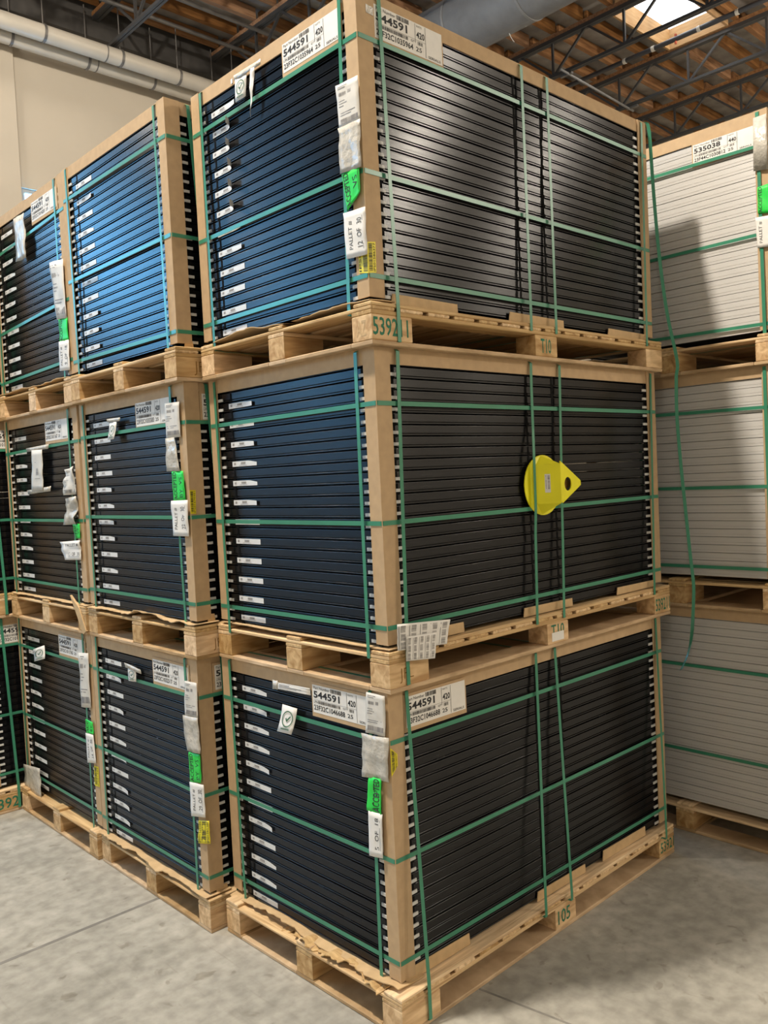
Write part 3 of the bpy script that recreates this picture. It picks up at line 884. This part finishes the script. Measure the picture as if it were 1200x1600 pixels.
p, bl = pallet('pallet stencilled 539211 and T10, under the top bundle of the nearest column', -.029, -.034, 2 * T, 0.0, seed=3)
stencil(bl[(0, 0)], 'R', .195, .088, '539211', .03, .10, .90, .82)
stencil(bl[(0, 0)], 'L', .10, .088, 'AZ', .22, .20, .72, .80, mat='kraft')
stencil(bl[(1, 0)], 'R', .15, .088, 'T10', .24, .15, .72, .85)
A3 = bundle('A3', 'topmost bundle of the nearest column with pallet sheet 12 OF 30', -.006, -.007, 2 * T,
    [(.241, .237, .236), (.595, .594, .596), (1.051, 1.050, 1.045)],
    [(.100, .105, dict(zb=.016)), (.900, .870), (1.075, 1.044), (1.845, 1.79)], [(.076, .095), (.990, .975)],
    {8: 'lift', 10: 'lift', 12: 'curl', 14: 'curl', 16: 'curl', 18: 'curl', 20: 'curl', 22: 'lift', 24: 'lift'}, kraft=(21, .022, .018),
    out=(.015, .030), flaps=[(.10, .45, .153, .186), (.76, 1.14, .153, .186), (1.49, 1.85, .153, .180)])
part_label(A3, 'L', .085, .412, 1.073, 1.178, '23F32C1035964')
part_label(A3, 'R', .080, .422, 1.066, 1.180, '23F32C1035964')
sheet('packing_slip', A3, 'L', [(.105, .912), (-.010, .908), (-.014, .757), (.096, .760)], 'slip', bump=.005, prints=slip_prints(), ink='ink_grey', seed=11)
sheet('document_pouch', A3, 'L', [(.100, .764), (-.013, .762), (-.012, .602), (.101, .609)], 'film', off=.0112, bump=.010, seed=12)
sheet('accepted_label', A3, 'L', [(.096, .607), (.004, .606), (.004, .522), (.074, .475)], 'green_label', off=.012, bump=.004, prints=[('t', 'ACCEPTED', .06, .02, .36, .97, 1, .015), ('t', 'VS', .56, .22, .84, .62, 1, .0), ('r', .90, .05, .92, .85)], seed=13, label='green label reading ACCEPTED, its corner folded over')
sheet('pallet_number_sheet', A3, 'L', [(.096, .472), (-.018, .466), (-.018, .306), (.090, .312)], 'paper', off=.013, bump=.004, prints=pallet_prints('12  OF  30'), seed=14, label='white sheet reading PALLET # 12 OF 30')
sheet('yellow_tag', A3, 'L', [(.040, .345), (-.007, .352), (-.007, .246), (.040, .255)], 'yellow_label', off=.0075, prints=[('b', .5, .05, .95, .95, 24, True), ('t', 'IPS01', .05, .1, .3, .95, 1, .0)], nu=2, nv=2)
sheet('yellow_tag', A3, 'R', [(-.007, .352), (.032, .358), (.030, .252), (-.007, .246)], 'yellow_label', off=.0075, prints=yellow_prints('IPS01586377'), nu=2, nv=2)
check_card(A3, [(.712, 1.160), (.630, 1.156), (.645, 1.070), (.719, 1.070)], off=.0125)
sheet('hanging_tape', A3, 'L', [(.597, 1.150), (.566, 1.150), (.585, 1.050), (.612, .974)], 'paper', off=.02, bump=.012, seed=15)
tape(A3, 'L', [(.72, 1.175), (.535, 1.172), (.535, 1.150), (.72, 1.155)], 4)
sheet('tape', A3, 'R', [(.040, 1.165), (.075, 1.163), (.074, 1.135), (.041, 1.137)], 'film', off=.0062, nu=2, nv=2)

# ---------------------------------------------------------------- column B
BX, BY = -.105, 1.12
HB = [(.234, .234, .236), (.606, .606, .612), (1.043, 1.043, 1.036)]
p, bl = pallet('pallet on the floor under the second column from the right, its front corner bare', BX - .025, BY - .034, 0, 0, depth=1.085, seed=4)
B1 = bundle('B1', 'lowest bundle of the second column, with pallet sheet 29 OF 30', BX, BY, 0, HB,
    [(.12, .12, dict(zb=.020)), (.87, .87), (1.08, 1.08), (1.84, 1.84)], [(.095, .080), (1.01, .99)],
    {2: 'lift', 4: 'lift', 6: 'lift', 10: 'lift', 12: 'cut', 16: 'lift', 20: 'lift'}, clip_at=('near', 'left'), kraft=(31, .040, .022), flaps=[(.03, .09, .153, .18)])
part_label(B1, 'L', .078, .400, 1.062, 1.168, '23F32C1032517'); part_label(B1, 'R', .083, .405, 1.062, 1.172, '23F32C1032517')
sheet('packing_slip', B1, 'L', [(.090, 1.110), (-.012, 1.114), (-.010, .955), (.106, .946)], 'slip', bump=.004, prints=slip_prints(), ink='ink_grey', seed=21)
sheet('document_pouch', B1, 'L', [(.120, .950), (-.014, .960), (-.012, .800), (.105, .790)], 'film', off=.0115, bump=.008, seed=22)
sheet('accepted_label', B1, 'L', [(.090, .786), (-.006, .795), (-.006, .668), (.093, .650)], 'green_label', bump=.004, prints=accepted_prints(), seed=23, label='green label reading ACCEPTED BY VS')
sheet('pallet_number_sheet', B1, 'L', [(.096, .650), (-.026, .664), (-.026, .518), (.095, .493)], 'paper', off=.012, bump=.004, prints=pallet_prints('29  OF  30'), seed=24, label='white sheet reading PALLET # 29 OF 30')
sheet('yellow_tag', B1, 'L', [(.045, .486), (-.045, .506), (-.045, .404), (.060, .376)], 'yellow_label', off=.010, bump=.004, prints=[('t', 'IPS01565286', .04, .04, .24, .96, 1, .0), ('b', .32, .05, .68, .95, 24, True), ('t', 'IPS01565286', .74, .04, .94, .96, 1, .0)], seed=25, label='yellow bar-code tag')
check_card(B1, [(.640, 1.094), (.556, 1.100), (.558, 1.036), (.640, 1.030)]); tape(B1, 'L', [(.67, 1.118), (.50, 1.104), (.50, 1.083), (.66, 1.096)], 5)

p, bl = pallet('reddish-ended pallet between the lower and middle bundles of the second column', BX - .02, BY - .035, T, 0, depth=1.085, seed=5)
stencil(bl[(0, 0)], 'R', .195, .088, 'JFL', .45, .25, .80, .85, mat='brown_card', bold=-.01)
B2 = bundle('B2', 'middle bundle of the second column, with pallet sheet 22 OF 30', BX + .005, BY - .015, T, [(.243, .243, .245), (.625, .625, .626), (1.040, 1.040, 1.040)],
    [(.105, .15, dict(zb=.020)), (.87, .87), (1.08, 1.08), (1.84, 1.84)], [(.110, .075), (1.02, .99)],
    {4: 'cut', 12: 'cut', 10: 'lift', 14: 'lift', 20: 'flat', 8: 'lift'}, clip_at=('near', 'left'), kraft=(36, .035, .030), flaps=[(.05, .09, .153, .19)])
part_label(B2, 'L', .128, .445, 1.052, 1.162, '23F32C1035583'); part_label(B2, 'R', .083, .405, 1.052, 1.165, '23F32C1035583')
sheet('packing_slip', B2, 'L', [(.145, 1.134), (.020, 1.130), (.026, .978), (.152, .978)], 'slip', bump=.004, prints=slip_prints(), ink='ink_grey', seed=31)
sheet('document_pouch', B2, 'L', [(.150, .978), (.072, .979), (.045, .830), (.160, .832)], 'film', off=.0115, bump=.008, seed=32)
sheet('accepted_label', B2, 'L', [(.118, .830), (.020, .829), (.014, .702), (.118, .700)], 'green_label', bump=.004, prints=accepted_prints(), seed=33, label='green label reading ACCEPTED BY VS')
sheet('pallet_number_sheet', B2, 'L', [(.138, .700), (-.006, .702), (.000, .543), (.135, .544)], 'paper', off=.012, bump=.006, prints=pallet_prints('22  OF  30'), seed=34, label='white sheet reading PALLET # 22 OF 30')
sheet('yellow_tag', B2, 'R', [(-.006, .744), (.024, .743), (.020, .640), (-.006, .641)], 'yellow_label', off=.0075, prints=yellow_prints('IPS01670451'), nu=2, nv=2)
check_card(B2, [(.700, 1.093), (.625, 1.091), (.640, 1.008), (.710, 1.008)], curl=.012); tape(B2, 'L', [(.725, 1.112), (.58, 1.108), (.59, 1.092), (.72, 1.095)], 6)

p, bl = pallet('pallet under the top bundle of the second column', BX - .035, BY - .03, 2 * T, 0, depth=1.085, seed=6)
stencil(bl[(0, 0)], 'R', .195, .088, 'JFL', .45, .20, .85, .90, mat='brown_card', bold=-.01)
B3 = bundle('B3', 'top bundle of the second column, bright blue sheen and no paper label', BX, BY + .005, 2 * T, [(.218, .218, .222), (.632, .632, .636), (1.052, 1.052, 1.054)],
    [(.11, .15, dict(zb=.020)), (.87, .87), (1.08, 1.08), (1.84, 1.84)], [(.083, .060), (1.02, .985)],
    {0: 'flat', 2: 'lift', 4: 'lift', 6: 'lift', 16: 'cut', 20: 'lift'}, clip_at=('near', 'left'), flaps=[(.03, .075, .153, .18)])

# ---------------------------------------------------------------- column C
CX, CY = -.10, 2.212
HC = [(.240, .240, .240), (.606, .606, .606), (1.040, 1.040, 1.040)]
p, bl = pallet('pallet on the floor under the third column, a white sheet hanging beside it', CX - .045, CY - .018, 0, 0, depth=1.085, seed=7)
C1 = bundle('C1', 'lowest bundle of the third column, with pallet sheet 14 OF 30', CX, CY, 0, HC,
    [(.10, .10), (.87, .87), (1.08, 1.08), (1.84, 1.84)], [(.095, .085), (1.03, 1.02)],
    {2: 'flat', 12: 'cut', 14: 'lift', 20: 'lift'}, clip_at=('near', 'left'))
part_label(C1, 'L', .085, .430, 1.062, 1.168, '23F32C1011765')
sheet('packing_slip', C1, 'L', [(.140, 1.098), (.010, 1.112), (.024, .812), (.148, .798)], 'slip', bump=.006, prints=slip_prints(), ink='ink_grey', seed=41)
sheet('accepted_label', C1, 'L', [(.100, .740), (.012, .736), (.010, .672), (.105, .662)], 'green_label', bump=.004, prints=[('t', 'ACC', .08, .04, .38, .95, 1, .015), ('t', 'BY', .58, .35, .84, .80, 1, .0)], seed=42, label='green label, partly hidden, reading ACC BY')
sheet('pallet_number_sheet', C1, 'L', [(.110, .662), (.015, .668), (.000, .515), (.110, .497)], 'paper', off=.012, bump=.004, prints=pallet_prints('14  OF  30'), seed=43, label='white sheet reading PALLET # 14 OF 30')
sheet('yellow_tag', C1, 'L', [(.050, .490), (-.004, .495), (-.004, .385), (.055, .381)], 'yellow_label', off=.008, prints=yellow_prints('IPS01565'), nu=2, nv=2)
sheet('loose_sheet', C1, 'L', [(1.060, .285), (.790, .315), (.800, .132), (1.062, .140)], 'film', off=.022, bump=.008, seed=44, label='blank white plastic-covered sheet')
check_card(C1, [(.800, 1.040), (.620, 1.085), (.598, 1.010), (.765, .972)], curl=.01)

p, bl = pallet('pallet with a split corner between the lower and middle bundles of the third column', CX - .03, CY - .018, T, 0, depth=1.085, seed=8)
C2 = bundle('C2', 'middle bundle of the third column, with pallet sheet 13 OF 30', CX, CY, T, [(.235, .235, .240), (.606, .606, .604), (1.030, 1.030, 1.010)],
    [(.10, .10), (.87, .87), (1.08, 1.08), (1.84, 1.84)], [(.105, .09), (1.02, 1.01)],
    {8: 'cut', 10: 'lift', 6: 'cut', 16: 'lift', 18: 'cut', 20: 'cut'}, clip_at=('near', 'left'), kraft=(51, .03, .012))
part_label(C2, 'L', .128, .430, 1.052, 1.160, '23F32C1011167')
sheet('packing_slip', C2, 'L', [(.130, .882), (.026, .897), (.030, .745), (.190, .745)], 'slip', off=.016, bump=.022, prints=slip_prints(), ink='ink_grey', seed=51)
sheet('document_pouch', C2, 'L', [(.165, .726), (.024, .738), (.036, .588), (.195, .582)], 'film', off=.014, bump=.022, seed=52)
sheet('accepted_label', C2, 'L', [(.110, .584), (.022, .590), (.022, .511), (.080, .511)], 'green_label', bump=.004, prints=[('t', 'PTED', .1, .05, .4, .95, 1, .015), ('t', 'VS', .58, .3, .84, .7, 1, .0)], seed=53, label='green label folded over')
sheet('pallet_number_sheet', C2, 'L', [(.290, .486), (.020, .502), (.024, .396), (.240, .388)], 'paper', off=.014, bump=.01, prints=[('t', 'PALLET #', .25, .14, .90, .30, 0, .0), ('t', '13  OF  30', .30, .60, .92, .78, 0, .0), ('r', .3, .82, .9, .835)], seed=54, label='white sheet reading PALLET # 13 OF 30')
sheet('hanging_card', C2, 'L', [(.600, 1.012), (.440, 1.008), (.462, .778), (.630, .778)], 'slip', off=.022, bump=.006, prints=[('b', .38, .45, .62, .62, 10, True), ('r', .3, .3, .7, .31), ('r', .3, .7, .7, .71)], ink='ink_grey', seed=55)
tape(C2, 'L', [(.70, 1.028), (.36, 1.034), (.37, 1.008), (.68, 1.006)], 7); tape(C2, 'L', [(.71, .782), (.36, .798), (.37, .770), (.70, .758)], 8, .02)
MB().prism([(-.035, .16, .20), (-.035, .02, .00), (-.035, -.02, .02), (-.035, .055, .14)], (.012, 0, 0)).build('torn_edge_strip', 'kraft', C2)

p, bl = pallet('pallet under the top bundle of the third column', CX - .03, CY - .018, 2 * T, 0, depth=1.085, seed=9)
C3 = bundle('C3', 'top bundle of the third column beneath the window', CX, CY, 2 * T, [(.245, .245, .225), (.560, .560, .520), (1.030, 1.030, .990)],
    [(.10, .10), (.87, .87), (1.08, 1.08), (1.84, 1.84)], [(.10, .09), (1.02, 1.0)],
    {10: 'lift', 12: 'lift', 14: 'cut', 16: 'cut', 18: 'lift'}, clip_at=('near', 'left'), kraft=(61, .02, .014))
part_label(C3, 'L', .085, .425, 1.060, 1.165, '23F32C1014201')
sheet('packing_slip', C3, 'L', [(.190, .785), (.020, .769), (.018, .460), (.145, .472)], 'slip', bump=.008, prints=slip_prints(), ink='ink_grey', seed=61)
sheet('accepted_label', C3, 'L', [(.120, .470), (.014, .464), (.014, .344), (.122, .351)], 'green_label', bump=.004, prints=accepted_prints(False), seed=62, label='green label reading ACCEPTED')
sheet('pallet_number_sheet', C3, 'L', [(.135, .353), (.010, .346), (.014, .188), (.150, .198)], 'paper', off=.012, bump=.004, prints=pallet_prints('9  OF  18'), seed=63, label='white sheet reading 9 OF 18')
sheet('hanging_card', C3, 'L', [(.640, 1.129), (.480, 1.125), (.489, .877), (.635, .882)], 'film', off=.02, bump=.012, seed=64)

# ---------------------------------------------------------------- column D (edge of the frame)
DX, DY = -.322, 3.32
for k in range(3):
    nm = ['on the floor, stencilled 5392, at the left edge', 'in the middle of the column at the left edge', 'at the top of the column at the left edge'][k]
    p, bl = pallet('pallet ' + nm, DX - .03, DY - .03, k * T, 0, depth=1.085, seed=20 + k)
    if k == 0: stencil(bl[(0, 0)], 'R', .195, .088, '5392', .10, .10, .98, .85)
    b = bundle('D%d' % (k + 1), ['lowest', 'middle', 'top'][k] + ' bundle of the column cut off by the left edge', DX, DY, k * T, HC,
        [(.13, .16, dict(zb=.020)), (.87, .87), (1.08, 1.08), (1.84, 1.84)], [(.10, .09), (1.0, 1.0)], {0: 'flat'}, clip_at=('near',))
    if k < 2: part_label(b, 'R', .105, .425, 1.052, 1.165, '23F32C1011223')

# ---------------------------------------------------------------- column E (silver frames, right)
EX, EY = 2.2, -.465
HE = [[(.44, .44, .44), (.90, .90, .90)], [(.214, .214, .214), (.624, .624, .624), (1.010, 1.010, 1.024)], [(.196, .196, .210), (.628, .628, .622), (1.046, 1.046, 1.062)]]
for k in range(3):
    p, bl = pallet(['pallet on the floor under the silver-framed column', 'pallet between the lower and middle silver-framed bundles', 'pallet under the top silver-framed bundle'][k], EX - .03, EY - .03, k * T, 0, seed=30 + k)
    b = bundle('E%d' % (k + 1), ['lowest silver-framed bundle of the right-hand column', 'middle silver-framed bundle of the right-hand column', 'top silver-framed bundle of the right-hand column, its label reading 440'][k], EX, EY, k * T, HE[k],
        [(.10, .10), (.87, .87), (1.08, 1.08), (1.84, 1.84)], [(.04, .03)] if k else [], None, mesh=panel_silver)
    if k == 2:
        part_label(b, 'L', .062, .368, 1.055, 1.150, '23F44C1030812', '440', '535038')
        tape(b, 'L', [(.055, 1.18), (-.008, 1.18), (-.008, .92), (.06, .93)], 9)
        sheet('accepted_label', b, 'L', [(.045, .848), (-.010, .853), (-.010, .715), (.045, .724)], 'green_label', bump=.003, prints=accepted_prints(False), seed=71, label='green label reading ACCEPTED')
        sheet('pallet_number_sheet', b, 'L', [(.058, .708), (-.012, .703), (-.010, .556), (.052, .561)], 'paper', off=.012, bump=.004, prints=[('t', 'PALLET #', .2, .15, .45, .85, 1, .0)], seed=72, label='white sheet reading PALLET #')

# ---------------------------------------------------------------- yellow guard wedged under the strap
g = thing('yellow_corner_guard', 'bright yellow plastic guard with a hole, tucked under a green strap', 'plastic guard', (.885, -.012, 1.91))
N = 40; R = .127
disc = MB()
pts = [(.050 + R * math.cos(2 * math.pi * i / N), 0, R * math.sin(2 * math.pi * i / N)) for i in range(N)]
disc.prism(pts, (0, .004, 0)).build('round_plate', 'yellow_plastic', g)
# front box: left edge low, ridge on the right proud, chamfers above and below
fl, fr, zt, zb_ = -.012, .057, .087, -.077
yl, yr = -.011, -.085
body = MB()
P1, P2, P3, P4 = (fl, yl, zt), (fr, yr, zt), (fr, yr, zb_), (fl, yl, zb_)
T1, T2 = (-.012, -.001, .110), (.036, -.001, .125)
B1_, B2_ = (-.012, -.001, -.109), (.032, -.001, -.124)
body.poly([P4, P3, P2, P1]).poly([P1, P2, T2, T1]).poly([P4, B1_, B2_, P3]).poly([P1, T1, B1_, P4])
body.build('raised_front', 'yellow_plastic', g)
# pointed side plate with an oval hole
ap = (.322, -.004, .008), (.322, -.004, -.010)
outer = [(fr, yr, zt + .012), ap[0], ap[1], (fr, yr, zb_ - .006)]
sp_ = MB(); K = 24
def side(u, v):  # u along the plate 0..1 (ridge to point), v height
    return Vector((fr + u * (.322 - fr), yr + u * (-.004 - yr), v))
def outer_pt(a):
    cu, cv = .34, 0.0
    # ray from the hole centre out to the outline
    du, dv = math.cos(a), math.sin(a) * .12
    best = 1e9
    lim = []
    ed = [((0, zt + .012), (1, .009)), ((1, .009), (1, -.011)), ((1, -.011), (0, zb_ - .006)), ((0, zb_ - .006), (0, zt + .012))]
    for (p0, p1) in ed:
        ex, ey = p1[0] - p0[0], p1[1] - p0[1]
        den = du * ey - dv * ex
        if abs(den) < 1e-9: continue
        t = ((p0[0] - cu) * ey - (p0[1] - cv) * ex) / den
        s = ((p0[0] - cu) * dv - (p0[1] - cv) * du) / den
        if t > 0 and -1e-6 <= s <= 1 + 1e-6: best = min(best, t)
    return cu + du * best, cv + dv * best
angs = sorted(set([2 * math.pi * i / 48 for i in range(48)]))
for th in (0, 1):
    for a in angs:
        u, v = outer_pt(a); q = side(u, v); q.y += .004 * th; sp_.v.append(tuple(q))
    for a in angs:
        q = side(.34 + .17 * math.cos(a), .029 * math.sin(a)); q.y += .004 * th; sp_.v.append(tuple(q))
n = len(angs)
for i in range(n):
    j = (i + 1) % n
    sp_.f += [(i, n + i, n + j, j), (2 * n + i, 2 * n + j, 3 * n + j, 3 * n + i), (i, j, 2 * n + j, 2 * n + i), (n + i, 3 * n + i, 3 * n + j, n + j)]
sp_.m = [0] * len(sp_.f)
sp_.build('pointed_plate', 'yellow_plastic', g)
MB().poly([(fr + .01, yr + .03, .05), (.24, -.008, .006), (.24, -.008, -.008), (fr + .01, yr + .03, -.05)]).prism([(fr + .01, -.006, .05), (.2, -.006, .03), (.2, -.006, -.03), (fr + .01, -.006, -.05)], (0, .003, 0)).build('inner_wall', 'brown_card', g)
def gp(u, v, l):
    a = Vector(P1).lerp(Vector(P2), u); return Vector((a.x, a.y - .0008 - l, zt + (zb_ - zt) * v))
lab = MB(); lab.poly([gp(.34, .72, 0), gp(.57, .72, 0), gp(.57, .25, 0), gp(.34, .25, 0)])
lo = lab.build('barcode_label', 'paper', g)
page_geometry([('b', .45, .29, .54, .64, 12, True), ('b', .37, .29, .40, .64, 9, True)], gp, False).build('printing', 'ink_grey', lo)

# ---------------------------------------------------------------- loose strap hanging by the right-hand corner
LS = [(1.868, -.02, 3.645), (1.885, -.03, 3.60), (1.90, -.035, 3.30), (1.925, -.04, 3.00), (1.965, -.05, 2.72), (2.03, -.06, 2.49), (2.012, -.062, 2.40), (2.00, -.065, 2.22), (2.01, -.07, 2.00), (2.035, -.075, 1.75), (2.062, -.08, 1.50), (2.085, -.08, 1.36), (2.080, -.08, 1.27), (2.06, -.075, 1.10), (2.02, -.07, 1.00), (1.965, -.06, .93)]
def smooth_path(p, n=5):
    p = [Vector(q) for q in p]; out = []
    for i in range(len(p) - 1):
        a, b, c, d = p[max(i - 1, 0)], p[i], p[i + 1], p[min(i + 2, len(p) - 1)]
        for k in range(n):
            t = k / n
            out.append(.5 * ((2 * b) + (c - a) * t + (2 * a - 5 * b + 4 * c - d) * t * t + (3 * b - a - 3 * c + d) * t ** 3))
    out.append(p[-1]); return out
path = smooth_path(LS); n = len(path)
tw = [0.0 if i < n * .80 else min(1.3, (i - n * .80) / (n * .1) * 1.3) for i in range(n)]
tag(MB().ribbon(path, (.72, -.69, 0), .0165, .0011, twist=tw).build('loose_strap', 'strap'), 'loose green strap dangling down between the black and silver columns', 'strap')
